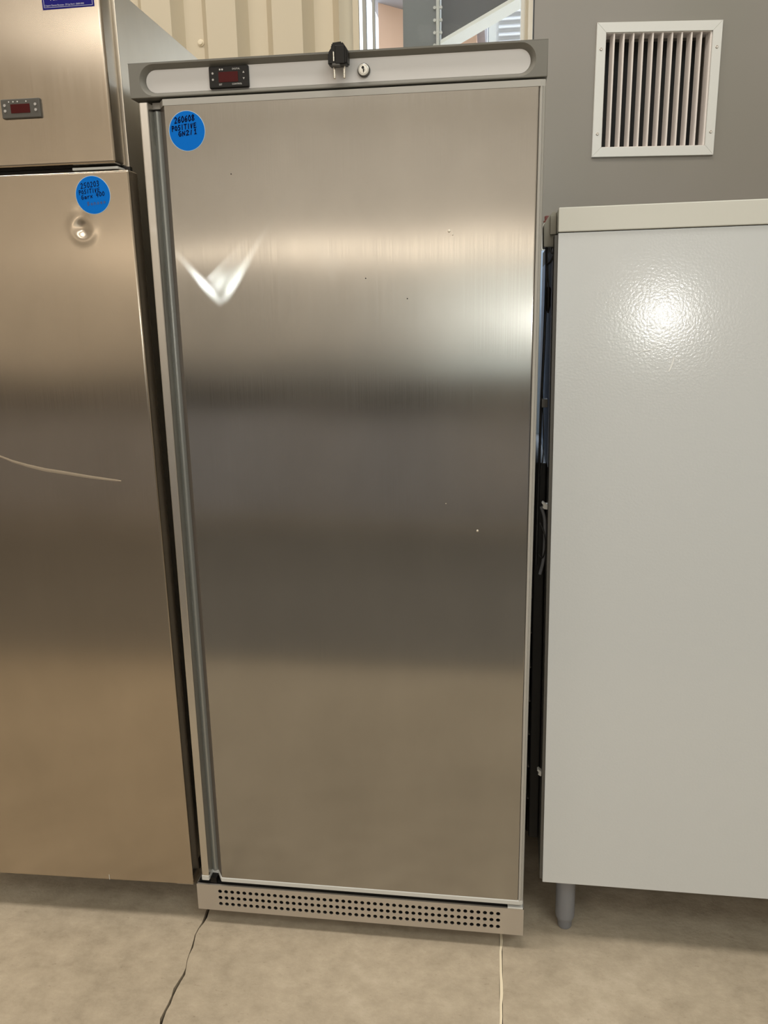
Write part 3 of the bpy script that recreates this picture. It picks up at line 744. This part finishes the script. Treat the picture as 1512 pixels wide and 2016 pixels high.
# wear: scratches and small dents, each proud of or sunk in its own panel
def ribbon(name, pts, w, y, mat, parent):
    bm = B(); P = [Vector((x, z)) for x, z in pts]; row = []
    for i, p in enumerate(P):
        d = (P[min(i+1, len(P)-1)]-P[max(i-1, 0)]).normalized(); n = Vector((-d.y, d.x))
        t = i/(len(P)-1); ww = w*(.25+.75*math.sin(math.pi*min(1, .1+t*.85)))/2
        row.append((bm.verts.new((p.x+n.x*ww, y, p.y+n.y*ww)), bm.verts.new((p.x, y-.0002, p.y)), bm.verts.new((p.x-n.x*ww, y, p.y-n.y*ww))))
    for a, b_ in zip(row, row[1:]):
        bm.faces.new((a[0], a[1], b_[1], b_[0])); bm.faces.new((a[1], a[2], b_[2], b_[1]))
    return obj(name, bm, mat, parent)
ribbon('scratch', [(-.352, 1.157), (-.318, 1.143), (-.284, 1.133), (-.245, 1.124), (-.205, 1.118), (-.150, 1.109), (-.105, 1.103), (-.078, 1.100)], .0075, -.0002, 'scrape', ld)
def pit(x, z, rr, parent, y=-.0001, mat='scratch'):
    bm = B(); lathe(bm, [(rr, y), (rr*.7, y-.0006), (rr*.3, y-.0008)], (x, 0, z), 'y', 12); return obj('dent', bm, mat, parent, smooth=True)
pit(.2151, 1.585, .0028, door_o); pit(.2220, 1.578, .0014, door_o); pit(.2742, 1.004, .0024, door_o); pit(.2100, 1.060, .001, door_o)
for x, z in ((.1354, 1.4639), (.0553, 1.5031), (-.20, 1.70)): 
    bm = B(); disc(bm, x, z, .0012, -.0004, -.0001, 8); obj('speck', bm, 'black', door_o)
ribbon('scratch', [(.2140, 1.318), (.2180, 1.327), (.2205, 1.336), (.2225, 1.348)], .0030, -.0003, 'white_scuff', WR)
ribbon('scratch', [(.150, 1.352), (.165, 1.358), (.180, 1.360), (.195, 1.364)], .0012, -.0003, 'white_scuff', WR)

# ------------------------------------------------------------------ the hall behind the camera (reflected in the steel)
for i, (x, w, h, mt_) in enumerate(((-4.6, 1.3, 1.0, 'goods2'), (-3.1, 1.2, .98, 'goods2'), (-1.7, 1.2, 1.0, 'goods2'), (-.3, 1.1, .97, 'goods2'), (1.0, 1.0, .9, 'goods2'), (2.3, 1.2, 1.0, 'goods2'), (3.8, 1.4, .95, 'goods'))):
    t = thing('chest_cabinet', '%s from the left of the dark chest cabinets across the aisle' % ('first', 'second', 'third', 'fourth', 'fifth', 'sixth', 'seventh')[i], 'cabinet', (x, -4.2, 0), group='cabinets across the aisle')
    bx('body', (-w/2, w/2, -.35, .35, 0, h-.22), mt_, t, bev=.01); bx('lid', (-w/2-.01, w/2+.01, -.36, .36, h-.22, h), 'goods', t, bev=.01)
refl_ = thing('reflection_sheet', 'long dark sheet added on the floor behind the camera for its reflection', 'mat', (0, -2.55, 0))  # unseen sheet added for the dark band it reflects into the steel
bx('sheet_top', (-5.5, 5.5, -1.05, 1.05, .0005, .01), 'mat', refl_)
